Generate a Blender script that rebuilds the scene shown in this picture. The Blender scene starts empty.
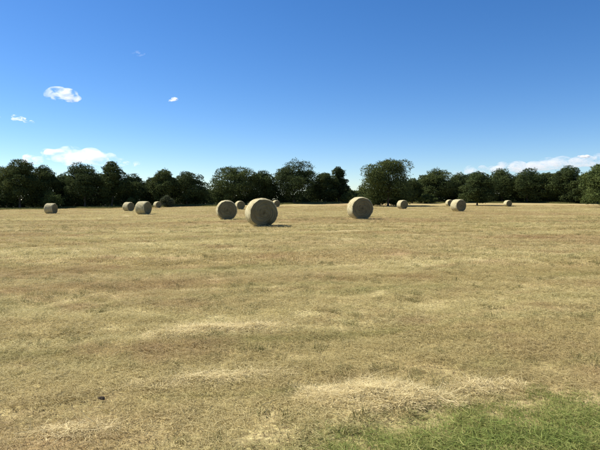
import bpy, bmesh, math, random
import numpy as np
from mathutils import Vector, noise as mnoise

R = math.radians
scene = bpy.context.scene
COL = scene.collection

# ------------------------------------------------------------------ camera
F, CX, CY, HZ = 515.0, 300.0, 225.0, 200.0          # focal length / centre / horizon of the photo (600x450)
CAM_Z = 1.6
TH = math.atan((CY - HZ) / F)
cam_d = bpy.data.cameras.new("camera")
cam_d.sensor_width = 36.0
cam_d.lens = 36.0 * F / 600.0
cam_d.clip_start = 0.05
cam_d.clip_end = 40000
cam = bpy.data.objects.new("camera", cam_d)
COL.objects.link(cam)
cam.location = (0, 0, CAM_Z)
cam.rotation_euler = (math.pi / 2 - TH, 0, 0)
scene.camera = cam

# ------------------------------------------------------------------ sky and sun
SUN_EL = R(47)
SUN_AZ = math.atan2(-1.0, 0.45)                      # from +Y, clockwise: sun to the left, a touch beyond the bales
world = bpy.data.worlds.new("World")
scene.world = world
world.use_nodes = True
wn = world.node_tree.nodes
wl = world.node_tree.links
bg = wn["Background"]
sky = wn.new("ShaderNodeTexSky")
sky.sky_type = 'NISHITA'
sky.sun_disc = False
sky.sun_elevation = SUN_EL
sky.sun_rotation = SUN_AZ
sky.altitude = 100
sky.air_density = 0.85
sky.dust_density = 0.15
sky.ozone_density = 4.0
hsv = wn.new("ShaderNodeHueSaturation")
hsv.inputs["Saturation"].default_value = 1.26
hsv.inputs["Hue"].default_value = 0.506
wl.new(sky.outputs[0], hsv.inputs["Color"])
wl.new(hsv.outputs[0], bg.inputs[0])
bg.inputs[1].default_value = 0.074

sun_d = bpy.data.lights.new("sun", 'SUN')
sun_d.energy = 5.0
sun_d.angle = R(0.53)
sun_d.color = (1.0, 0.94, 0.83)
sun = bpy.data.objects.new("sun", sun_d)
COL.objects.link(sun)
to_sun = Vector((math.sin(SUN_AZ) * math.cos(SUN_EL), math.cos(SUN_AZ) * math.cos(SUN_EL), math.sin(SUN_EL)))
sun.rotation_euler = to_sun.to_track_quat('Z', 'Y').to_euler()
sun.location = (-40, 20, 60)

scene.view_settings.view_transform = 'Standard'
scene.view_settings.look = 'None'
scene.view_settings.exposure = 0.95
scene.view_settings.gamma = 1.0
scene.render.engine = 'CYCLES'
scene.cycles.max_bounces = 12
scene.cycles.transparent_max_bounces = 12
scene.cycles.volume_bounces = 8
scene.cycles.volume_step_rate = 1.0

# ------------------------------------------------------------------ helpers
def sstep(a, b, v):
    t = np.clip((np.asarray(v, float) - a) / (b - a), 0, 1)
    return t * t * (3 - 2 * t)

def terrain(x, y):
    x = np.asarray(x, float); y = np.asarray(y, float)
    k = sstep(6, 45, y)
    tilt = np.where(x < 0, np.maximum(0.0085 * x, -0.55), np.minimum(0.0012 * x, 0.2)) * k
    bump = 0.20 * np.exp(-((y - 31) / 14) ** 2 - ((x - 2) / 18) ** 2)
    rise = (0.25 + 0.5 * sstep(-65, -28, x)) * sstep(112, 150, y)
    und = 0.035 * np.sin(x * 0.21 + 1.3) * np.sin(y * 0.17 + 0.4) * sstep(8, 25, y) * (1 - sstep(100, 160, y))
    fine = (0.018 * np.sin(x * 1.7 + y * 0.6) * np.sin(y * 2.3 - x * 0.5 + 1.0)
            + 0.010 * np.sin(x * 4.3 + 0.7) * np.sin(y * 5.1 + 2.0)) * (1 - sstep(18, 40, y))
    return tilt + bump + rise + und + fine

def gz(x, y):
    return float(terrain(x, y))

def slope(py):
    a = -(py - CY)
    return (a * math.cos(TH) - F * math.sin(TH)) / (F * math.cos(TH) + a * math.sin(TH))

def xat(px, y):
    return (px - CX) / F * y

def zat(py, y):
    return CAM_Z + slope(py) * y

def ground_hit(px, py):
    y = 2.5
    while y < 600:
        if zat(py, y) <= gz(xat(px, y), y):
            break
        y += 0.02 if y < 12 else 0.1
    return xat(px, y), y

def link(o, parent=None):
    COL.objects.link(o)
    if parent is not None:
        o.parent = parent
    return o

def tag(o, label=None, cat=None, group=None, kind=None):
    if label: o["label"] = label
    if cat: o["category"] = cat
    if group: o["group"] = group
    if kind: o["kind"] = kind
    return o

def empty(name, loc, rz=0.0):
    o = bpy.data.objects.new(name, None)
    o.location = loc
    o.rotation_euler = (0, 0, rz)
    o.empty_display_size = 0.3
    return link(o)

def np_mesh(name, verts, faces_flat, loop_counts, mats=(), smooth=False, attr=None):
    me = bpy.data.meshes.new(name)
    verts = np.asarray(verts, np.float32).reshape(-1, 3)
    faces_flat = np.asarray(faces_flat, np.int32).ravel()
    loop_counts = np.asarray(loop_counts, np.int32).ravel()
    me.vertices.add(len(verts)); me.vertices.foreach_set("co", verts.ravel())
    me.loops.add(len(faces_flat)); me.loops.foreach_set("vertex_index", faces_flat)
    me.polygons.add(len(loop_counts))
    starts = np.concatenate(([0], np.cumsum(loop_counts)[:-1])).astype(np.int32)
    me.polygons.foreach_set("loop_start", starts)
    if smooth:
        me.polygons.foreach_set("use_smooth", np.ones(len(loop_counts), bool))
    me.update(calc_edges=True)
    if attr is not None:
        for k, v in attr.items():
            a = me.attributes.new(k, 'FLOAT', 'POINT')
            a.data.foreach_set("value", np.asarray(v, np.float32).ravel())
    for m in mats:
        me.materials.append(m)
    me.validate()
    return me

def unit(v):
    return v / np.maximum(np.linalg.norm(v, axis=-1, keepdims=True), 1e-9)

# ------------------------------------------------------------------ materials
class NT:
    """small node-tree writer"""
    def __init__(s, name):
        s.m = bpy.data.materials.new(name); s.m.use_nodes = True
        s.t = s.m.node_tree; s.n = s.t.nodes; s.l = s.t.links
        s.b = s.n.get("Principled BSDF"); s.out = s.n.get("Material Output")
    def add(s, ty, **kw):
        nd = s.n.new(ty)
        for k, v in kw.items(): setattr(nd, k, v)
        return nd
    def setin(s, sock, v):
        if hasattr(v, "is_output") or isinstance(v, bpy.types.NodeSocket): s.l.new(v, sock)
        else: sock.default_value = v
    def noise(s, vec, scale, detail=4, rough=0.55, dist=0.0):
        nd = s.add("ShaderNodeTexNoise")
        s.l.new(vec, nd.inputs["Vector"])
        nd.inputs["Scale"].default_value = scale; nd.inputs["Detail"].default_value = detail
        nd.inputs["Roughness"].default_value = rough; nd.inputs["Distortion"].default_value = dist
        return nd.outputs["Fac"]
    def mapping(s, vec, scale=(1, 1, 1), rot=(0, 0, 0), loc=(0, 0, 0)):
        nd = s.add("ShaderNodeMapping")
        s.l.new(vec, nd.inputs["Vector"])
        nd.inputs["Scale"].default_value = scale; nd.inputs["Rotation"].default_value = rot
        nd.inputs["Location"].default_value = loc
        return nd.outputs[0]
    def ramp(s, fac, a, b):
        nd = s.add("ShaderNodeMapRange"); nd.interpolation_type = 'SMOOTHSTEP'
        s.l.new(fac, nd.inputs[0]); nd.inputs[1].default_value = a; nd.inputs[2].default_value = b
        return nd.outputs[0]
    def mix(s, fac, a, b, mode='MIX'):
        nd = s.add("ShaderNodeMix", data_type='RGBA', blend_type=mode)
        s.setin(nd.inputs[0], fac); s.setin(nd.inputs[6], a); s.setin(nd.inputs[7], b)
        return nd.outputs[2]
    def math(s, op, a, b=0.0):
        nd = s.add("ShaderNodeMath", operation=op)
        s.setin(nd.inputs[0], a); s.setin(nd.inputs[1], b)
        return nd.outputs[0]
    def pos(s):
        return s.add("ShaderNodeNewGeometry").outputs["Position"]
    def attr(s, name):
        return s.add("ShaderNodeAttribute", attribute_name=name).outputs["Fac"]
    def rough(s, v, spec=0.2):
        s.b.inputs["Roughness"].default_value = v
        s.b.inputs["Specular IOR Level"].default_value = spec

PALE = (0.53, 0.46, 0.225, 1)
TAN = (0.415, 0.336, 0.15, 1)
BROWN = (0.345, 0.22, 0.112, 1)
OLIVE = (0.285, 0.275, 0.10, 1)

def field_colour(n):
    """what grows where in the field: pale straw, reddish brown stubble, olive regrowth, in mown rows"""
    p = n.pos()
    rot = n.mapping(p, rot=(0, 0, R(-14)))
    rows = n.noise(n.mapping(rot, scale=(0.05, 0.42, 1)), 1.0, 4, 0.6, 0.6)
    rows2 = n.noise(n.mapping(rot, scale=(0.22, 1.15, 1), loc=(7, 3, 0)), 1.0, 4, 0.65, 0.5)
    patch = n.noise(n.mapping(p, scale=(0.07, 0.10, 1), loc=(3, 9, 0)), 1.0, 5, 0.6, 0.4)
    patch2 = n.noise(n.mapping(p, scale=(0.5, 0.7, 1), loc=(1, 4, 0)), 1.0, 5, 0.65)
    c = n.mix(n.ramp(rows, 0.42, 0.58), TAN, PALE)
    c = n.mix(n.math('MULTIPLY', n.ramp(patch, 0.44, 0.68), 0.6), c, BROWN)
    c = n.mix(n.math('MULTIPLY', n.ramp(rows2, 0.50, 0.70), 0.62), c, OLIVE)
    c = n.mix(n.math('MULTIPLY', n.ramp(patch2, 0.50, 0.68), 0.55), c, BROWN)
    return c

def mat_field():
    n = NT("field_soil_and_stubble")
    p = n.pos()
    c = field_colour(n)
    g = n.noise(p, 22.0, 5, 0.7)
    c = n.mix(n.math('MULTIPLY', n.ramp(g, 0.36, 0.62), 0.8), c, (0.13, 0.09, 0.045, 1))
    g2 = n.noise(n.mapping(p, scale=(1, 1.6, 1)), 3.2, 6, 0.7)
    c = n.mix(n.math('MULTIPLY', n.ramp(g2, 0.48, 0.68), 0.4), c, TAN)
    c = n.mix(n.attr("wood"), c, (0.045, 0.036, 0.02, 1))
    n.l.new(c, n.b.inputs["Base Color"]); n.rough(0.95, 0.05)
    bp = n.add("ShaderNodeBump"); bp.inputs["Strength"].default_value = 0.5; bp.inputs["Distance"].default_value = 0.05
    n.l.new(n.noise(p, 9.0, 6, 0.7), bp.inputs["Height"]); n.l.new(bp.outputs[0], n.b.inputs["Normal"])
    return n.m

def add_translucent(n, colour, amount):
    tr = n.add("ShaderNodeBsdfTranslucent"); n.l.new(colour, tr.inputs[0])
    mx = n.add("ShaderNodeMixShader"); mx.inputs[0].default_value = amount
    n.l.new(n.b.outputs[0], mx.inputs[1]); n.l.new(tr.outputs[0], mx.inputs[2])
    n.l.new(mx.outputs[0], n.out.inputs["Surface"])

def mat_straw():
    n = NT("cut_straw_blades")
    t = n.attr("tint")
    c = field_colour(n)
    c = n.mix(n.math('MULTIPLY', n.ramp(t, 0.62, 1.0), 0.45), c, (0.58, 0.50, 0.26, 1))
    c = n.mix(n.math('MULTIPLY', n.ramp(t, 0.38, 0.0), 0.45), c, (0.26, 0.225, 0.08, 1))
    n.l.new(c, n.b.inputs["Base Color"]); n.rough(0.7, 0.15)
    add_translucent(n, c, 0.38)
    return n.m

def mat_two(name, a, b, rough=0.7, trans=0.25, ns=None, spec=0.15, c3=None):
    n = NT(name)
    t = n.attr("tint")
    c = n.mix(t, a, b)
    if ns:
        c = n.mix(n.math('MULTIPLY', n.ramp(n.noise(n.pos(), ns, 3), 0.45, 0.65), 0.55), c, c3 or b)
    n.l.new(c, n.b.inputs["Base Color"]); n.rough(rough, spec)
    if trans: add_translucent(n, c, trans)
    return n.m

def mat_leaf(name, dark, light):
    return mat_two(name, dark, light, 0.85, 0.2, 0.35, 0.06, (light[0] * 1.25, light[1] * 1.12, light[2], 1))

def mat_bark():
    n = NT("bark")
    tc = n.add("ShaderNodeTexCoord").outputs["Object"]
    g = n.noise(n.mapping(tc, scale=(1, 1, 0.2)), 6, 5, 0.65)
    c = n.mix(g, (0.06, 0.045, 0.035, 1), (0.17, 0.14, 0.11, 1))
    n.l.new(c, n.b.inputs["Base Color"]); n.rough(0.9, 0.1)
    bp = n.add("ShaderNodeBump"); bp.inputs["Strength"].default_value = 0.8
    n.l.new(g, bp.inputs["Height"]); n.l.new(bp.outputs[0], n.b.inputs["Normal"])
    return n.m

def mat_bale_side():
    n = NT("bale_rolled_hay")
    tc = n.add("ShaderNodeTexCoord").outputs["Object"]
    # bale axis is local Y: straw and net bands run round it
    bands = n.noise(n.mapping(tc, scale=(1.2, 26, 1.2)), 1.0, 5, 0.65)
    fib = n.noise(n.mapping(tc, scale=(9, 60, 9)), 1.0, 4, 0.7)
    blot = n.noise(tc, 2.4, 5, 0.65)
    c = n.mix(n.ramp(bands, 0.35, 0.65), (0.32, 0.285, 0.165, 1), (0.48, 0.44, 0.275, 1))
    c = n.mix(n.math('MULTIPLY', n.ramp(blot, 0.48, 0.68), 0.5), c, (0.26, 0.21, 0.11, 1))
    c = n.mix(n.math('MULTIPLY', n.ramp(fib, 0.5, 0.72), 0.5), c, (0.17, 0.135, 0.07, 1))
    n.l.new(c, n.b.inputs["Base Color"]); n.rough(0.85, 0.1)
    bp = n.add("ShaderNodeBump"); bp.inputs["Strength"].default_value = 0.7; bp.inputs["Distance"].default_value = 0.03
    n.l.new(fib, bp.inputs["Height"]); n.l.new(bp.outputs[0], n.b.inputs["Normal"])
    return n.m

def mat_bale_face():
    n = NT("bale_end_hay_shaded")
    tc = n.add("ShaderNodeTexCoord").outputs["Object"]
    sep = n.add("ShaderNodeSeparateXYZ"); n.l.new(tc, sep.inputs[0])
    zc = n.math('SUBTRACT', sep.outputs[2], 0.75)
    r = n.math('SQRT', n.math('ADD', n.math('MULTIPLY', sep.outputs[0], sep.outputs[0]), n.math('MULTIPLY', zc, zc)))
    ang = n.math('ARCTAN2', zc, sep.outputs[0])
    sp = n.math('ADD', n.math('MULTIPLY', r, 16.0), n.math('MULTIPLY', ang, 1 / (2 * math.pi)))
    comb = n.add("ShaderNodeCombineXYZ"); n.l.new(sp, comb.inputs[0]); n.l.new(n.math('MULTIPLY', n.math('SINE', ang), 0.9), comb.inputs[1])
    n.l.new(n.math('MULTIPLY', n.math('COSINE', ang), 0.9), comb.inputs[2])
    ring = n.noise(comb.outputs[0], 1.0, 4, 0.7)
    fine = n.noise(tc, 38, 4, 0.7)
    c = n.mix(n.ramp(ring, 0.36, 0.64), (0.125, 0.112, 0.062, 1), (0.205, 0.185, 0.105, 1))  # browner coarse hay, darkened further to paint in the shade on the ends
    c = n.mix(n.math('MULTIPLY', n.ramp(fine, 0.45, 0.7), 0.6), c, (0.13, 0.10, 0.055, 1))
    n.l.new(c, n.b.inputs["Base Color"]); n.rough(0.9, 0.08)
    bp = n.add("ShaderNodeBump"); bp.inputs["Strength"].default_value = 0.9; bp.inputs["Distance"].default_value = 0.04
    n.l.new(ring, bp.inputs["Height"]); n.l.new(bp.outputs[0], n.b.inputs["Normal"])
    return n.m

def mat_cloud(name, dens, scale, thr, seed, stretch=(1, 1, 1)):
    n = NT(name)
    n.n.remove(n.b)
    p = n.pos()
    nz = n.noise(n.mapping(p, scale=stretch, loc=(seed * 31.0, seed * 17.0, 0)), 1.0 / scale, 8, 0.66, 0.6)
    d = n.math('MULTIPLY', n.ramp(nz, thr, thr + 0.26), dens)
    v = n.add("ShaderNodeVolumePrincipled")
    v.inputs["Color"].default_value = (1, 1, 1, 1)
    v.inputs["Anisotropy"].default_value = 0.25
    n.l.new(d, v.inputs["Density"])
    n.l.new(v.outputs[0], n.out.inputs["Volume"])
    return n.m

M_FIELD = mat_field()
M_STRAW = mat_straw()
M_HAY = mat_two("loose_dry_hay", (0.50, 0.41, 0.205, 1), (0.76, 0.655, 0.37, 1), 0.65, 0.25)
M_GREEN = mat_two("green_grass_blades", (0.15, 0.205, 0.045, 1), (0.39, 0.375, 0.135, 1), 0.7, 0.4, 2.2, 0.1, (0.20, 0.27, 0.065, 1))
M_VERGE = mat_two("verge_grass_blades", (0.10, 0.115, 0.035, 1), (0.25, 0.23, 0.085, 1), 0.7, 0.3)
M_TUFT = mat_two("regrowth_blades", (0.13, 0.135, 0.045, 1), (0.33, 0.28, 0.12, 1), 0.7, 0.3)
M_BARK = mat_bark()
M_SIDE = mat_bale_side()
M_FACE = mat_bale_face()
M_LEAF = [mat_leaf("oak_leaves_dark", (0.031, 0.045, 0.017, 1), (0.074, 0.100, 0.035, 1)),
          mat_leaf("oak_leaves_mid", (0.040, 0.056, 0.019, 1), (0.094, 0.120, 0.040, 1)),
          mat_leaf("hackberry_leaves", (0.045, 0.068, 0.022, 1), (0.105, 0.135, 0.042, 1)),
          mat_leaf("grey_willow_leaves", (0.050, 0.062, 0.032, 1), (0.100, 0.115, 0.062, 1))]

# ------------------------------------------------------------------ ground
def edge_line(px):
    """distance of the tree line's foot at photo column px"""
    return np.interp(px, [-120, 0, 60, 130, 210, 250, 300, 345, 420, 470, 540, 590, 640, 760],
                     [124, 124, 130, 132, 138, 142, 146, 152, 150, 154, 150, 140, 136, 136])

def build_ground():
    ys = np.concatenate([np.linspace(-25, 1.5, 20), np.arange(1.6, 14, 0.14), np.geomspace(14, 200, 150), np.geomspace(215, 9000, 26)])
    t = np.linspace(-1, 1, 241)
    xs = np.sign(t) * (np.abs(t) * 14 + np.abs(t) ** 6 * 6000)
    X, Y = np.meshgrid(xs, ys)
    Z = terrain(X, Y)
    ny, nx = X.shape
    i = np.arange(ny * nx).reshape(ny, nx)
    f = np.stack([i[:-1, :-1], i[:-1, 1:], i[1:, 1:], i[1:, :-1]], -1).reshape(-1, 4)
    me = np_mesh("field", np.stack([X, Y, Z], -1), f, np.full(len(f), 4), [M_FIELD], True,
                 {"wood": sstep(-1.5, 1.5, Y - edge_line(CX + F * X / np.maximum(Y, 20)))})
    return tag(link(bpy.data.objects.new("field", me)), "mown hay field of dry straw stubble", None, None, "structure")
build_ground()

# ------------------------------------------------------------------ blades and clumps
def blades(rng, root, direction, length, width, droop, tint, curl=0.0):
    """ribbons: root (n,3), unit direction (n,3); 3 segments, tapered; returns verts, faces, tint"""
    n = len(root)
    side = unit(np.cross(direction, np.array([0, 0, 1.0]) + rng.normal(0, .35, (n, 3))))
    cs = rng.normal(0, curl, (n, 1))
    pts = []
    for k, s in enumerate((0.0, 0.36, 0.72, 1.0)):
        c = root + direction * (length[:, None] * s) + side * (cs * length[:, None] * s * s)
        c = c - np.array([0, 0, 1.0]) * (droop[:, None] * length[:, None] * s * s)
        w = width[:, None] * (1.0, 0.95, 0.65, 0.08)[k] * 0.5
        pts += [c - side * w, c + side * w]
    V = np.stack(pts, 1)
    base = (np.arange(n) * 8)[:, None]
    q = np.array([[0, 1, 3, 2], [2, 3, 5, 4], [4, 5, 7, 6]])
    Fc = (base[:, :, None] + q[None]).reshape(-1, 4)
    return V.reshape(-1, 3), Fc, np.repeat(tint, 8)

def clump_mesh(name, seed, mat, n_up, n_lie, rad, hmin, hmax, lmin, lmax, w):
    rng = np.random.default_rng(seed)
    n = n_up + n_lie
    a = rng.uniform(0, 2 * np.pi, n); r = rad * np.sqrt(rng.uniform(0, 1, n))
    root = np.stack([r * np.cos(a), r * np.sin(a), np.full(n, -0.008)], 1)
    lean = np.concatenate([np.abs(rng.normal(0, 0.40, n_up)), rng.uniform(1.18, 1.55, n_lie)])
    root[n_up:, 2] = rng.uniform(0.004, 0.045, n_lie)
    az = rng.uniform(0, 2 * np.pi, n)
    d = np.stack([np.sin(lean) * np.cos(az), np.sin(lean) * np.sin(az), np.cos(lean)], 1)
    L = np.concatenate([rng.uniform(hmin, hmax, n_up), rng.uniform(lmin, lmax, n_lie)])
    W = w * rng.uniform(0.6, 1.3, n)
    dr = np.concatenate([rng.uniform(0, 0.4, n_up), rng.uniform(0.0, 0.22, n_lie)])
    V, Fc, T = blades(rng, root, d, L, W, dr, rng.uniform(0, 1, n), 0.22)
    return np_mesh(name, V, Fc, np.full(len(Fc), 4), [mat], False, {"tint": T})

def scatter(name, pts, rot, scl, idx, meshes, label, cat):
    """one object: loose points that geometry nodes turn into grass clumps"""
    src = bpy.data.collections.new(name + "_clumps")
    for k, me in enumerate(meshes):
        o = bpy.data.objects.new("%s_clump_%02d" % (name, k), me)
        src.objects.link(o)
    me = bpy.data.meshes.new(name)
    me.vertices.add(len(pts)); me.vertices.foreach_set("co", np.asarray(pts, np.float32).ravel())
    for k, v, ty in (("rot", rot, 'FLOAT'), ("scl", scl, 'FLOAT'), ("pick", idx, 'INT')):
        at = me.attributes.new(k, ty, 'POINT')
        at.data.foreach_set("value", np.asarray(v, np.float32 if ty == 'FLOAT' else np.int32))
    me.materials.append(meshes[0].materials[0])
    o = link(bpy.data.objects.new(name, me))
    ng = bpy.data.node_groups.new(name + "_nodes", 'GeometryNodeTree')
    ng.interface.new_socket("Geometry", in_out='INPUT', socket_type='NodeSocketGeometry')
    ng.interface.new_socket("Geometry", in_out='OUTPUT', socket_type='NodeSocketGeometry')
    N, Lk = ng.nodes, ng.links
    gi, go = N.new("NodeGroupInput"), N.new("NodeGroupOutput")
    iop = N.new("GeometryNodeInstanceOnPoints")
    ci = N.new("GeometryNodeCollectionInfo")
    ci.inputs["Collection"].default_value = src
    ci.inputs["Separate Children"].default_value = True
    ci.inputs["Reset Children"].default_value = True
    def named(nm, ty):
        nd = N.new("GeometryNodeInputNamedAttribute"); nd.data_type = ty
        nd.inputs["Name"].default_value = nm
        return nd.outputs[0]
    cx = N.new("ShaderNodeCombineXYZ"); Lk.new(named("rot", 'FLOAT'), cx.inputs[2])
    er = N.new("FunctionNodeEulerToRotation"); Lk.new(cx.outputs[0], er.inputs[0])
    Lk.new(gi.outputs[0], iop.inputs["Points"])
    Lk.new(ci.outputs[0], iop.inputs["Instance"])
    iop.inputs["Pick Instance"].default_value = True
    Lk.new(named("pick", 'INT'), iop.inputs["Instance Index"])
    Lk.new(er.outputs[0], iop.inputs["Rotation"])
    Lk.new(named("scl", 'FLOAT'), iop.inputs["Scale"])
    Lk.new(iop.outputs[0], go.inputs[0])
    md = o.modifiers.new("scatter", 'NODES'); md.node_group = ng
    return tag(o, label, cat, None, "stuff")

def green_edge(x):
    """far edge of the green strip in the near right corner (distance y at x)"""
    return np.interp(x, [-0.6, 0.2, 0.75, 1.34, 1.8, 2.5, 4.5], [2.4, 3.36, 3.70, 3.98, 4.08, 4.18, 4.3])

def wedge(rng, d0, d1, n, half=0.72):
    y = np.sqrt(rng.uniform(d0 ** 2, d1 ** 2, n))
    x = rng.uniform(-half, half, n) * y + rng.uniform(-0.6, 0.6, n)
    return x, y

def build_stubble():
    rng = np.random.default_rng(5)
    near = [clump_mesh("stubble", 100 + k, M_STRAW, 80, 46, 0.15, 0.02, 0.05, 0.03, 0.085, 0.0030) for k in range(6)]
    far = [clump_mesh("stubble", 200 + k, M_STRAW, 60, 26, 0.40, 0.035, 0.10, 0.12, 0.30, 0.010) for k in range(5)]
    P, S, I = [], [], []
    for d0, d1, dens, kind, sc in ((2.2, 6, 190, 0, 0.9), (6, 12, 90, 0, 1.1), (12, 24, 16, 1, 0.8),
                                   (24, 45, 5.5, 1, 1.05), (45, 80, 2.2, 1, 1.3), (80, 125, 1.0, 1, 1.5)):
        n = int(dens * 0.72 * (d1 * d1 - d0 * d0))
        x, y = wedge(rng, d0, d1, n)
        keep = ~((y < green_edge(x) - rng.normal(0, 0.10, n)) & (x > -0.2))
        # stubble is thicker in some rows and thinner in others
        th = 0.62 + 0.38 * np.sin((y * 0.97 - x * 0.24) * 1.3 + 1.2 * np.sin(x * 0.31) + 0.8 * np.sin(x * 1.1 + y * 0.7))
        keep &= rng.uniform(0, 1, n) < np.clip(th + 0.45, 0, 1)
        x, y = x[keep], y[keep]; n = len(x)
        P.append(np.stack([x, y, terrain(x, y)], 1))
        big = np.where(rng.uniform(0, 1, n) < 0.03, 1.35, 1.0)
        S.append(sc * rng.uniform(0.65, 1.3, n) * big)
        I.append(rng.integers(0, 6, n) if kind == 0 else 6 + rng.integers(0, 5, n))
    P = np.concatenate(P); S = np.concatenate(S); I = np.concatenate(I)
    scatter("mown_stubble", P, rng.uniform(0, 6.283, len(P)), S, I, near + far,
            "dry straw coloured stubble and cut stalks covering the whole field", "stubble")

def build_green():
    rng = np.random.default_rng(8)
    ms = [clump_mesh("green_clump", 300 + k, M_GREEN, 90, 18, 0.11, 0.02, 0.062, 0.04, 0.085, 0.0027) for k in range(5)]
    n = 2600
    x = rng.uniform(-0.2, 4.2, n); y = rng.uniform(2.2, 4.6, n)
    e = green_edge(x) + rng.normal(0, 0.13, n) + 0.07 * np.sin(x * 7.0) + 0.05 * np.sin(x * 17)
    k = (y < e) & (x > -0.1)
    x, y, e = x[k], y[k], e[k]
    s = rng.uniform(0.7, 1.25, len(x)) * (0.55 + 0.6 * sstep(0.0, 0.5, e - y))
    scatter("green_grass", np.stack([x, y, terrain(x, y)], 1), rng.uniform(0, 6.283, len(x)), s,
            rng.integers(0, 5, len(x)), ms, "strip of fresh green grass in the near right corner", "grass")

def build_tufts():
    rng = np.random.default_rng(31)
    ms = [clump_mesh("tuft_clump", 340 + k, M_TUFT, 46, 10, 0.09, 0.04, 0.12, 0.06, 0.12, 0.0045) for k in range(4)]
    cx, cy = wedge(rng, 4.5, 45, 420)
    nx, ny = wedge(rng, 3.0, 11, 80)
    cx, cy = np.concatenate([cx, nx]), np.concatenate([cy, ny])
    m = rng.integers(2, 7, len(cx))
    sp = 0.10 + 0.012 * np.repeat(cy, m)
    x = np.repeat(cx, m) + rng.normal(0, 1.6, m.sum()) * sp
    y = np.repeat(cy, m) + rng.normal(0, 0.9, m.sum()) * sp
    k = (y > green_edge(x)) & (y > 2.6)
    x, y = x[k], y[k]
    s = rng.uniform(.5, 1.0, len(x)) * (1 + .02 * y)
    scatter("grass_tufts", np.stack([x, y, terrain(x, y)], 1), rng.uniform(0, 6.283, len(x)), s,
            rng.integers(0, 4, len(x)), ms, "small olive tufts of regrowing grass scattered through the stubble", "grass")

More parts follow.
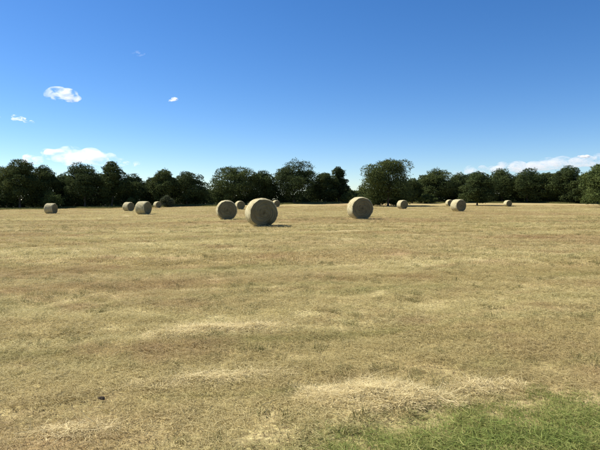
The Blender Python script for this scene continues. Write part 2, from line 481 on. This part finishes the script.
# ------------------------------------------------------------------ round bales
BR, BL = 0.75, 1.22
def bale_parts(seed, dent):
    rng = np.random.default_rng(seed)
    nu, nv = 72, 15
    u = np.linspace(0, 2 * np.pi, nu, endpoint=False)
    ph = rng.uniform(0, 6.28, 8)
    def rim(uu, v):
        r = BR * (1 + 0.010 * np.sin(2 * uu + ph[0]) + 0.008 * np.sin(3 * uu + ph[1] + v) + 0.009 * np.sin(7 * uu + ph[2] + 3 * v) + 0.007 * np.sin(13 * uu + ph[3] + 5 * v))
        return r
    def settle(P):
        z = P[..., 2]
        zc = np.maximum(z, 0.035 + 0.02 * np.sin(P[..., 0] * 9 + P[..., 1] * 7))
        P[..., 0] *= 1 + 0.035 * np.exp(-((z - 0.45) / 0.4) ** 2)
        P[..., 2] = np.where(z < 0.08, np.maximum(zc - 0.045, -0.02), z)
        return P
    t = np.linspace(-1, 1, nv)
    V = []
    for vv in t:
        edge = 1 - 0.075 * max(0, (abs(vv) - 0.72) / 0.28) ** 2.2
        r = rim(u, vv) * edge + rng.normal(0, 0.005, nu) + 0.008 * math.sin(vv * 17 + ph[4])
        V.append(np.stack([r * np.cos(u), np.full(nu, vv * BL / 2) + 0.012 * np.sin(4 * u + ph[5]) * abs(vv), r * np.sin(u) + BR], 1))
    side = settle(np.array(V))
    i = np.arange(nv * nu).reshape(nv, nu)
    f = np.stack([i[:-1], np.roll(i, -1, 1)[:-1], np.roll(i, -1, 1)[1:], i[1:]], -1).reshape(-1, 4)
    m_side = np_mesh("bale_side", side.reshape(-1, 3), f, np.full(len(f), 4), [M_SIDE], True)
    ends = []
    for sgn, row in ((-1, 0), (1, nv - 1)):
        rows = []
        nr = 22
        for k in range(nr + 1):
            s = 1 - k / (nr + 0.4)
            ring = side[row].copy()
            c = np.array([0, sgn * BL / 2, BR])
            p = c + (ring - c) * s
            spiral = 0.016 * np.sin(s * 46 + u + ph[6]) + 0.010 * np.sin(5 * u + s * 21 + ph[7]) + rng.normal(0, 0.006, nu)
            bulge = 0.05 * (1 - s ** 2) * (1 if seed % 2 else -0.6)
            p[:, 1] = ring[:, 1] * s + c[1] * (1 - s) + sgn * (bulge + (spiral if k else 0) * min(1, 3 * (1 - s) + .2))
            if dent and sgn < 0:
                g = np.exp(-(((p[:, 0] - 0.28) / 0.13) ** 2 + ((p[:, 2] - 0.16) / 0.17) ** 2))
                p[:, 1] += 0.20 * g
            rows.append(p)
        E = np.array(rows)
        j = np.arange((nr + 1) * nu).reshape(nr + 1, nu)
        a = np.stack([j[:-1], np.roll(j, -1, 1)[:-1], np.roll(j, -1, 1)[1:], j[1:]], -1).reshape(-1, 4)
        if sgn > 0: a = a[:, ::-1]
        flat = np.concatenate([a.ravel(), j[-1] if sgn < 0 else j[-1][::-1]])
        cnt = np.concatenate([np.full(len(a), 4), [nu]])
        ends.append(np_mesh("bale_end", E.reshape(-1, 3), flat, cnt, [M_FACE], True))
    # stalk ends sticking out of the roll and a skirt of loose hay round its foot
    n = 900
    uu = rng.uniform(0, 2 * np.pi, n); yy = rng.uniform(-BL / 2, BL / 2, n)
    nrm = np.stack([np.cos(uu), np.zeros(n), np.sin(uu)], 1)
    root = nrm * (BR * 0.985) + np.stack([np.zeros(n), yy, np.full(n, BR)], 1)
    tang = np.stack([-np.sin(uu), rng.normal(0, .5, n), np.cos(uu)], 1)
    d = unit(tang * rng.choice([-1, 1], (n, 1)) + nrm * rng.uniform(0.05, 0.5, (n, 1)))
    V1, F1, T1 = blades(rng, root, d, rng.uniform(.06, .17, n), np.full(n, .008), rng.uniform(0, .3, n), rng.uniform(0, 1, n), .2)
    n2 = 700
    xx = rng.normal(0, .42, n2); s2 = rng.choice([-1, 1], n2); y2 = s2 * (BL / 2 + np.abs(rng.normal(0, .12, n2)))
    side_sel = rng.uniform(0, 1, n2) < .4
    xx2 = np.where(side_sel, s2 * (0.35 + np.abs(rng.normal(0, .2, n2))), xx); yy2 = np.where(side_sel, rng.uniform(-BL / 2, BL / 2, n2), y2)
    root = np.stack([xx2, yy2, rng.uniform(0.0, .06, n2)], 1)
    az = rng.uniform(0, 6.28, n2); le = rng.uniform(.7, 1.5, n2)
    d = np.stack([np.sin(le) * np.cos(az), np.sin(le) * np.sin(az), np.cos(le)], 1)
    V2, F2, T2 = blades(rng, root, d, rng.uniform(.06, .2, n2), np.full(n2, .010), rng.uniform(0, .4, n2), rng.uniform(0, 1, n2), .25)
    V = np.concatenate([V1, V2]); Fc = np.concatenate([F1, F2 + len(V1)])
    m_straw = np_mesh("bale_straw", V, Fc, np.full(len(Fc), 4), [M_HAY], False, {"tint": np.concatenate([T1, T2])})
    return m_side, ends, m_straw

BALES = [  # px centre, top py, bottom py, yaw of axis relative to the line of sight, prototype, label
    (261.2, 198.2, 227.3, 13, 0, "largest round hay bale, nearest the camera, with a dent low in its end"),
    (359.8, 197.2, 220.0, 17, 1, "big round bale alone near the field's centre, in front of the broad oak"),
    (226.5, 200.4, 220.4, 5, 2, "round bale just left of the largest nearest bale, its dark end facing us"),
    (143.6, 201.6, 214.9, 52, 1, "broadest of the cluster of three bales at left, in front of the other two"),
    (128.6, 202.4, 211.7, 40, 2, "bale at left end of the cluster of three, set back behind the broadest"),
    (157.5, 201.8, 208.3, 30, 0, "small far bale at right end of the cluster of three, near the grey-green bush"),
    (51.0, 203.6, 214.3, 58, 2, "lone round bale at far left, in front of the dark trees"),
    (239.8, 201.2, 210.0, 20, 1, "small distant bale showing between the two nearest left-hand bales"),
    (276.0, 200.6, 207.5, 24, 2, "tiny far bale peeping out right behind the largest nearest bale"),
    (402.3, 200.4, 209.5, 32, 0, "small bale in the field just right of the broad oak's foot"),
    (449.3, 200.0, 206.6, 25, 1, "tiny bale half hidden behind the left of a larger bale, right of centre"),
    (458.2, 199.6, 212.0, 36, 2, "medium bale right of centre, brightly lit left side, overlapping a tiny one"),
    (507.5, 200.6, 207.1, 34, 0, "rightmost small bale, alone in the far right of the field"),
]
def build_bales():
    protos = [bale_parts(11, True), bale_parts(14, False), bale_parts(17, False)]
    for px, top, bot, yaw, pi, label in BALES:
        x, y = ground_hit(px, bot - 0.3)
        dia = (bot - top) / F * y
        dia = min(max(dia, 1.28), 1.68)
        s = dia / 1.5
        y += BL * s / 2 * math.cos(R(yaw)) * 0.95
        x = xat(px, y)
        rz = -math.atan2(x, y) + R(yaw)          # end face turned to the right of the line of sight
        o = empty("round_hay_bale", (x, y, gz(x, y) - 0.015), rz)
        o.scale = (s, s, s)
        tag(o, label, "hay bale", "round hay bales left in the mown field")
        ms, me, mst = protos[pi]
        link(bpy.data.objects.new("rolled_side", ms), o)
        for e in me: link(bpy.data.objects.new("end_face", e), o)
        st = link(bpy.data.objects.new("loose_straw", mst), o)
        st["kind"] = "stuff"

# ------------------------------------------------------------------ trees
def tube(V, Fc, pts, rad, sides=7):
    pts = [Vector(p) for p in pts]
    base = sum(len(v) for v in V)
    for k, p in enumerate(pts):
        t = (pts[min(k + 1, len(pts) - 1)] - pts[max(k - 1, 0)]).normalized()
        a = t.orthogonal().normalized(); b = t.cross(a)
        V.append(np.array([p + (a * math.cos(q) + b * math.sin(q)) * rad[k] for q in np.linspace(0, 2 * math.pi, sides, endpoint=False)]))
        if k:
            for j in range(sides):
                j2 = (j + 1) % sides
                Fc.append([base + (k - 1) * sides + j, base + (k - 1) * sides + j2, base + k * sides + j2, base + k * sides + j])

def leaves(rng, centres, outward, size):
    n = len(centres)
    nm = unit(outward * 0.55 + rng.normal(0, 0.75, (n, 3)))
    a = unit(np.cross(nm, rng.normal(0, 1, (n, 3)))); b = np.cross(nm, a)
    L = (size * rng.uniform(0.6, 1.35, n))[:, None]; W = L * rng.uniform(0.4, 0.75, n)[:, None]
    bend = nm * L * 0.18
    V = np.stack([centres - a * L * .55, centres + b * W * .5 + a * L * .05 - bend, centres + a * L * .55, centres - b * W * .5 - bend * .4], 1)
    return V.reshape(-1, 3)

def crown_mesh(name, seed, w, cb, top, mat, nleaf, leaf, form='round'):
    """crown between heights cb and top, half width w (metres), about x=y=0"""
    rng = np.random.default_rng(seed)
    H = top - cb; zc = cb + H * (0.44 if form != 'cone' else .40)
    lobes = []
    nl = int(rng.integers(40, 52))
    for k in range(nl):
        ct = rng.uniform(-0.95, 1.0); a = rng.uniform(0, 6.283); st = (1 - abs(ct) ** (2.4 if ct > 0 else 4.5)) ** .5
        rr = rng.uniform(0.45, 0.84)
        lr = rng.uniform(0.18, 0.36)
        zz = ct * rr
        wid = 1.0
        if form == 'cone': wid = 1.0 - 0.55 * max(0, zz)
        if form == 'wide': wid = 1.05
        lobes.append((st * math.cos(a) * rr * w * wid, st * math.sin(a) * rr * w * wid, zc + zz * H * 0.52, lr * min(w, H * .6)))
    tr = 0.36 * min(w, H * .6)
    lobes.append((rng.normal(0, .1) * w, 0, top - tr, tr))
    for q in np.linspace(cb + H * .22, top - 1.9 * tr, 3):
        lobes.append((rng.normal(0, .08) * w, rng.normal(0, .08) * w, q, 0.55 * min(w, H * .45)))
    Lb = np.array(lobes)
    area = Lb[:, 3] ** 2
    pick = rng.choice(len(Lb), nleaf, p=area / area.sum())
    d = unit(rng.normal(0, 1, (nleaf, 3)))
    d[:, 2] = np.where(rng.uniform(0, 1, nleaf) < .35, np.abs(d[:, 2]), d[:, 2])
    # lumpy lobes with sprays that stick out
    lump = 1 + 0.16 * np.sin(d[:, 0] * 6 + pick) * np.sin(d[:, 1] * 5 + pick * 2.1) + 0.13 * np.sin(d[:, 2] * 9 + pick * 1.3)
    rad = Lb[pick, 3] * lump * np.where(rng.uniform(0, 1, nleaf) < .82, rng.uniform(.80, 1.08, nleaf), rng.uniform(.3, 1.22, nleaf))
    c = Lb[pick, :3] + d * rad[:, None] * np.array([1.08, 1.08, 0.86])
    c[:, 2] = np.maximum(c[:, 2], cb * 0.55 + rng.uniform(0, .5, nleaf))
    out = unit(c - np.array([0, 0, zc])) * .5 + d * .7
    V = leaves(rng, c, unit(out), np.full(nleaf, leaf))
    i = np.arange(nleaf * 4).reshape(-1, 4)
    tri = np.concatenate([i[:, [0, 1, 2]], i[:, [0, 2, 3]]])
    per = np.clip(rng.normal(.45, .22, len(Lb))[pick] + rng.normal(0, .2, nleaf), 0, 1)
    return np_mesh(name, V, tri, np.full(len(tri), 3), [mat], False, {"tint": np.repeat(per, 4)}), Lb

def trunk_mesh(name, seed, h, lobes, r0):
    rng = random.Random(seed)
    V, Fc = [], []
    fork = h * rng.uniform(.20, .30)
    lean = rng.uniform(-.05, .05) * h
    tube(V, Fc, [(0, 0, -0.25), (0, 0, .25), (lean * .3, .02, fork * .6), (lean * .6, 0, fork), (lean, .1, h * .72)],
         [r0 * 1.5, r0 * 1.08, r0 * .9, r0 * .82, r0 * .15], 9)
    order = sorted(range(len(lobes)), key=lambda k: rng.random())[:11]
    for k in order:
        lx, ly, lz, lr = lobes[k]
        s = rng.uniform(.45, 1.0)
        p0 = Vector((lean * .6 * s, 0, fork * (.75 + .5 * s)))
        p3 = Vector((lx, ly, max(lz, fork + .3)))
        p1 = p0.lerp(p3, .33) + Vector((rng.uniform(-.2, .2), rng.uniform(-.2, .2), rng.uniform(0, .5)))
        p2 = p0.lerp(p3, .68) + Vector((rng.uniform(-.3, .3), rng.uniform(-.3, .3), rng.uniform(0, .4)))
        tube(V, Fc, [p0, p1, p2, p3], [r0 * .42, r0 * .28, r0 * .17, r0 * .05], 6)
    return np_mesh(name, np.concatenate(V), np.array(Fc), np.full(len(Fc), 4), [M_BARK], True)

TREES = [  # px, half width px, top py, distance, crown-bottom fraction, leaf kind, form, name, label
    (-8, 24, 165, 124, .10, 0, 'wide', "oak_tree", "dark oak cut off by the left edge of the picture"),
    (20, 19, 158, 121, .10, 1, 'round', "oak_tree", "tall rounded oak, highest of the trees at far left"),
    (45, 16, 165, 126, .10, 0, 'round', "oak_tree", "narrower dark oak behind the lone far left bale"),
    (66, 13, 173, 133, .08, 0, 'round', "oak_tree", "low dip tree in the tree line, right of the lone left bale"),
    (85, 19, 163, 128, .08, 0, 'wide', "oak_tree", "broad dark oak below the wide white cloud"),
    (112, 13, 161, 130, .10, 1, 'round', "oak_tree", "tall upright oak above and left of the cluster of three bales"),
    (136, 19, 173, 133, .08, 0, 'wide', "oak_tree", "low flat-topped tree directly above the cluster of three bales"),
    (165, 14, 168.5, 131, .10, 1, 'round', "oak_tree", "round-headed oak rising behind the pale grey-green bush"),
    (187, 20, 171, 134, .08, 0, 'wide', "oak_tree", "spreading oak sloping down to the gap left of the two near bales"),
    (233, 26, 165, 140, .08, 1, 'wide', "oak_tree", "wide bushy oak behind the pair of nearest left bales"),
    (261, 16, 170, 144, .08, 0, 'round', "oak_tree", "lower tree tucked between the wide bushy oak and the tall domed oak"),
    (294, 21, 158.5, 143, .10, 0, 'round', "oak_tree", "tall domed oak right of and behind the largest bale"),
    (325, 13, 172, 147, .08, 0, 'round', "oak_tree", "low rounded tree between the tall domed oak and the pointed tree"),
    (339, 10, 166.5, 149, .06, 0, 'cone', "cedar_tree", "small pointed dark tree left of the open gap of sky"),
    (388, 27, 157, 122, .03, 1, 'round', "oak_tree", "broad freestanding oak right of the centre gap, standing out from the line"),
    (412, 11, 178, 142, .06, 0, 'round', "oak_tree", "low dark tree against the right flank of the broad freestanding oak"),
    (437, 18, 167.5, 150, .08, 1, 'round', "oak_tree", "rounded oak above the overlapping pair of bales, left of the long cloud"),
    (459, 15, 172, 152, .06, 0, 'wide', "oak_tree", "low oak behind the medium bale right of centre"),
    (477, 15, 170.5, 126, .09, 0, 'wide', "oak_tree", "slim-trunked tree standing out in front of the right tree line"),
    (502, 18, 168, 150, .08, 0, 'round', "oak_tree", "rounded oak directly behind the rightmost small bale"),
    (527, 17, 169, 147, .08, 0, 'wide', "oak_tree", "dark even-topped oak to the right of the rightmost bale"),
    (548, 14, 171.5, 145, .08, 1, 'round', "oak_tree", "lower oak beneath the right part of the long cloud"),
    (566, 15, 165, 141, .08, 0, 'round', "oak_tree", "high-topped dark oak second in from the nearer green tree at right"),
    (583, 12, 173.5, 137, .06, 0, 'round', "oak_tree", "low dark tree beside the nearer green tree at the right edge"),
    (609, 25, 160, 104, .05, 2, 'round', "hackberry_tree", "nearer, lighter green tree cut off by the right edge"),
    # trees of the second row that show through the gaps
    (98, 18, 172, 158, .05, 1, 'wide', "far_tree", "second row tree seen in the notch between the two tallest left-middle oaks"),
    (152, 14, 178, 160, .05, 0, 'wide', "far_tree", "second row tree filling the notch just left of the round-headed oak"),
    (209, 11, 189, 175, .05, 0, 'wide', "far_tree", "low distant tree at the bottom of the gap left of the wide bushy oak"),
    (313, 10, 184, 178, .05, 0, 'wide', "far_tree", "distant tree in the narrow notch right of the tall domed oak"),
    (349, 10, 188, 190, .05, 2, 'wide', "far_tree", "distant tree low in the open sky gap, next to the pointed tree"),
    (362, 10, 187, 196, .05, 1, 'wide', "far_tree", "distant tree low in the open sky gap, next to the broad freestanding oak"),
    (424, 11, 175, 172, .05, 1, 'wide', "far_tree", "distant tree filling the dip between low dark tree and rounded oak"),
    (515, 15, 177, 168, .05, 0, 'wide', "far_tree", "second row tree glimpsed just right of the oak behind the rightmost bale"),
    (540, 16, 175, 170, .05, 0, 'wide', "far_tree", "second row tree behind the dip among the right-hand oaks"),
    (590, 14, 178, 165, .05, 0, 'wide', "far_tree", "second row tree showing between the last dark tree and the nearer green one"),
]
def build_trees():
    for k, (px, hw, top, d, cbf, lk, form, nm, label) in enumerate(TREES):
        x = xat(px, d); z = gz(x, d)
        h = zat(top, d) - z
        w = hw / F * d
        o = empty(nm, (x, d, z), 0)
        tag(o, label, "tree", "trees along the far edge of the field")
        far = nm == "far_tree"
        me, lb = crown_mesh("crown", 400 + k, w * 1.08, h * cbf, h * 1.0, M_LEAF[lk], 7000 if far else int(24000 + 500 * hw), .42 if far else .27, form)
        link(bpy.data.objects.new("trunk", trunk_mesh("trunk", 500 + k, h, lb, 0.022 * h)), o)
        link(bpy.data.objects.new("crown", me), o)

BUSHES = [  # px, half width px, top py, distance, leaf kind, label
    (52, 11, 191, 120, 2, "loose green bush at the tree foot right above the lone left bale"),
    (167, 7, 195.5, 123, 3, "pale grey-green bush right of the cluster of three bales"),
    (131, 5, 197, 126, 2, "small green bush behind the left bale of the cluster of three"),
    (427, 11, 194, 140, 2, "low light green bush left of the overlapping pair of bales"),
    (377, 10, 196.5, 123, 0, "added low dark bush standing in for shade under the left half of the broad freestanding oak"),  # added bush, stands in for the dark shade at the oak's foot
    (397, 9, 198, 123, 0, "added low dark bush standing in for shade under the right half of the broad freestanding oak"),  # also added, its dark leaves fill the bright gap as shade
    (350, 12, 192, 146, 2, "mid green bush in the open gap behind the central lone bale"),
]
def build_bushes():
    for k, (px, hw, top, d, lk, label) in enumerate(BUSHES):
        x = xat(px, d); z = gz(x, d)
        h = zat(top, d) - z
        o = empty("bush", (x, d, z))
        tag(o, label, "bush", "bushes at the foot of the trees")
        me, lb = crown_mesh("foliage", 700 + k, hw / F * d, .05, h, M_LEAF[lk], 3500, .26, 'wide')
        link(bpy.data.objects.new("stem", trunk_mesh("stem", 720 + k, h, lb, .05)), o)
        link(bpy.data.objects.new("foliage", me), o)

def build_undergrowth():
    rng = np.random.default_rng(77)
    n = 120000
    px = rng.uniform(-110, 720, n)
    d = edge_line(px) + rng.uniform(-2.0, 12.0, n)
    x = xat(px, d)
    hh = 2.9 + 1.1 * np.sin(px * .19) * np.sin(px * .071 + 1) + .6 * np.sin(px * .53)
    hh *= 0.55 + 0.45 * sstep(-2, 1, d - edge_line(px))
    z = terrain(x, d) + hh * rng.uniform(0, 1, n) ** .7
    c = np.stack([x, d, z], 1)
    V = leaves(rng, c, np.tile([0, -.6, .5], (n, 1)), np.full(n, .45))
    i = np.arange(n * 4).reshape(-1, 4)
    tri = np.concatenate([i[:, [0, 1, 2]], i[:, [0, 2, 3]]])
    me = np_mesh("undergrowth", V, tri, np.full(len(tri), 3), [M_LEAF[0]], False,
                 {"tint": np.repeat(np.clip(.5 + .4 * np.sin(px * .3) + rng.normal(0, .2, n), 0, 1), 4)})
    tag(link(bpy.data.objects.new("undergrowth", me)), "dark undergrowth along the foot of the tree line", "undergrowth", None, "stuff")

def build_verge():
    rng = np.random.default_rng(78)
    ms = [clump_mesh("verge_clump", 800 + k, M_VERGE, 60, 4, .45, .18, .48, .2, .4, .022) for k in range(4)]
    n = 11000
    px = rng.uniform(-110, 720, n)
    wid = np.interp(px, [0, 90, 170, 260, 330, 420, 640], [15, 11, 9, 10, 9, 7, 5])
    d = edge_line(px) - 1.0 - wid * rng.uniform(0, 1, n) ** 1.4 + 2.5 * np.sin(px * .11)
    x = xat(px, d)
    scatter("verge_grass", np.stack([x, d, terrain(x, d)], 1), rng.uniform(0, 6.28, n), rng.uniform(.6, 1.3, n),
            rng.integers(0, 4, n), ms, "strip of longer olive grass along the foot of the trees", "grass")

# ------------------------------------------------------------------ loose hay left on the ground
def hay_pile(seed, x0, y0, length, depth, height, ang, n, label, wid=.0032):
    rng = np.random.default_rng(seed)
    ca, sa = math.cos(ang), math.sin(ang)
    pa = rng.uniform(0, 2 * np.pi, n); pr = rng.uniform(0, 1, n) ** .6
    pr *= 1 + .16 * np.sin(3 * pa + seed) + .12 * np.sin(7 * pa + 2 * seed) + rng.normal(0, .07, n)
    u = pr * np.cos(pa)
    wv = 1 + .25 * np.sin(u * 5 + seed) + .15 * np.sin(u * 11 + seed * 2)
    v = pr * np.sin(pa) * wv + .18 * np.sin(u * 4 + seed)
    lx, ly = u * length / 2, v * depth / 2
    x = x0 + lx * ca - ly * sa; y = y0 + lx * sa + ly * ca
    mound = height * np.exp(-(u / .8) ** 2 - (v / .75) ** 2) * (.75 + .35 * np.sin(u * 9 + seed) * np.sin(v * 6 + 1))
    z = terrain(x, y) + .012 + np.maximum(mound, 0) * rng.uniform(.1, 1, n) ** .5
    az = ang + rng.normal(0, .95, n) + np.where(rng.uniform(0, 1, n) < .5, 0, math.pi)
    el = rng.normal(0.04, .13, n)
    d = np.stack([np.cos(el) * np.cos(az), np.cos(el) * np.sin(az), np.sin(el)], 1)
    L = rng.uniform(.07, .24, n)
    root = np.stack([x, y, z], 1) - d * (L / 2)[:, None]
    V, Fc, T = blades(rng, root, d, L, wid * rng.uniform(.6, 1.3, n), rng.uniform(0, .14, n), np.clip(rng.normal(.6, .3, n), 0, 1), .6)
    V -= np.array([x0, y0, 0])
    me = np_mesh("loose_hay_heap", V, Fc, np.full(len(Fc), 4), [M_HAY], False, {"tint": T})
    o = link(bpy.data.objects.new("loose_hay_heap", me)); o.location = (x0, y0, 0)
    return tag(o, label, "hay heap", "loose hay left lying on the mown ground")

def build_hay():
    def at(px, py): return ground_hit(px, py)
    x, y = at(370, 397); hay_pile(1, x, y, 1.28, .52, .055, R(-6), 14000, "biggest pale heap of loose hay, beside the green grass corner")
    x, y = at(480, 388); hay_pile(2, x, y, .7, .30, .03, R(16), 1600, "thin scatter of hay trailing right from the biggest heap above the green grass")
    x, y = at(218, 331); hay_pile(3, x, y, 1.8, .55, .06, R(16), 11000, "long pale wisp of loose hay, farthest of the foreground hay", .0038)
    x, y = at(215, 380); hay_pile(4, x, y, 1.5, .36, .045, R(14), 2300, "faint streak of loose hay left of the biggest heap")
    x, y = at(72, 433); hay_pile(5, x, y, .60, .20, .03, R(5), 600, "small wisp of hay at the bottom left corner", .0036)

def build_clod():
    x, y = ground_hit(98, 402)
    bm = bmesh.new()
    bmesh.ops.create_icosphere(bm, subdivisions=3, radius=.021)
    for v in bm.verts:
        q = mnoise.noise(v.co * 60) * .010 + mnoise.noise(v.co * 140) * .004
        v.co += v.co.normalized() * q
        v.co.z = max(v.co.z * .6, -.008)
        v.co.x *= 1.35
    me = bpy.data.meshes.new("earth_clod"); bm.to_mesh(me); bm.free()
    n = NT("damp_dark_earth")
    c = n.mix(n.noise(n.pos(), 90, 4), (0.045, 0.032, 0.02, 1), (0.11, 0.08, 0.05, 1))
    n.l.new(c, n.b.inputs["Base Color"]); n.rough(.9, .1)
    me.materials.append(n.m)
    o = link(bpy.data.objects.new("earth_clod", me)); o.location = (x, y, gz(x, y) + .026)
    tag(o, "small dark clod lying on the stubble at lower left", "clod")

# ------------------------------------------------------------------ clouds
def build_cloud(name, px, py, wpx, hpx, dist, n, seed, dens, thr, label, flat=.6, tilt=0.0, ground=False):
    rng = random.Random(seed)
    y = dist; x = xat(px, y); z = zat(py, y)
    W, Hh = wpx / F * y, hpx / F * y
    bm = bmesh.new()
    for k in range(n):
        t = rng.uniform(-1, 1)
        r = Hh * rng.uniform(.22, .42) * (1 - .5 * abs(t))
        m = bmesh.ops.create_icosphere(bm, subdivisions=2, radius=1.0)
        c = Vector((t * (W / 2 - r), rng.uniform(-.5, .5) * min(W * .5, Hh * 2), rng.uniform(-.5, .5) * (Hh - 2 * r) * (1 - .4 * abs(t)) + t * tilt * Hh))
        for v in m["verts"]:
            v.co = Vector((v.co.x * r * 1.7, v.co.y * r * 1.5, max(v.co.z, -flat) * r)) + c
    me = bpy.data.meshes.new(name); bm.to_mesh(me); bm.free()
    tmp = bpy.data.objects.new(name, me); COL.objects.link(tmp)
    md = tmp.modifiers.new("remesh", 'REMESH'); md.mode = 'VOXEL'; md.voxel_size = Hh / 16
    dg = bpy.context.evaluated_depsgraph_get()
    me2 = bpy.data.meshes.new_from_object(tmp.evaluated_get(dg))
    bpy.data.objects.remove(tmp); me2.name = name
    me2.materials.clear()
    me2.materials.append(mat_cloud(name + "_vapour", dens / Hh, Hh * .40, thr, seed, (.62, .62, 1.25)))
    o = link(bpy.data.objects.new(name, me2)); o.location = (x, y, z)
    tag(o, label, "cloud", "small fair weather clouds", None)

def build_clouds():
    build_cloud("cloud", 63, 96, 38, 20, 2600, 12, 3, 4.5, .45, "small puffy white cloud high at left, alone above the others")
    build_cloud("cloud", 18, 119.5, 32, 9, 3000, 7, 5, 5, .46, "thin flat white cloud near the left edge")
    build_cloud("cloud", 81, 157, 80, 24, 4200, 24, 7, 3.2, .44, "widest white cloud on the left, resting just above the trees")
    build_cloud("cloud", 33, 160, 24, 14, 4600, 7, 9, 3, .46, "little white cloud peeping over the trees beside the tall left oak")
    build_cloud("cloud", 176, 99.5, 14, 6, 2700, 4, 11, 5, .44, "tiny white cloud puff in the middle left of the sky")
    build_cloud("cloud", 131, 164, 22, 9, 4600, 6, 13, 3, .46, "faint small cloud above the cluster of three bales")
    build_cloud("cloud", 131, 53, 30, 8, 2400, 6, 15, 1.2, .50, "barely visible wisp of cloud, highest in the sky")
    build_cloud("cloud_bank", 560, 164, 215, 17, 6500, 70, 17, 2.4, .43, "long low bank of white cloud above the right-hand trees", .6, .5)
    build_cloud("cloud", 583, 156.5, 18, 6, 5200, 5, 19, 6, .42, "small bright cloud on top of the long bank at right")

build_bales()
build_trees()
build_bushes()
build_undergrowth()
build_verge()
build_stubble()
build_green()
build_tufts()
build_hay()
build_clod()
build_clouds()
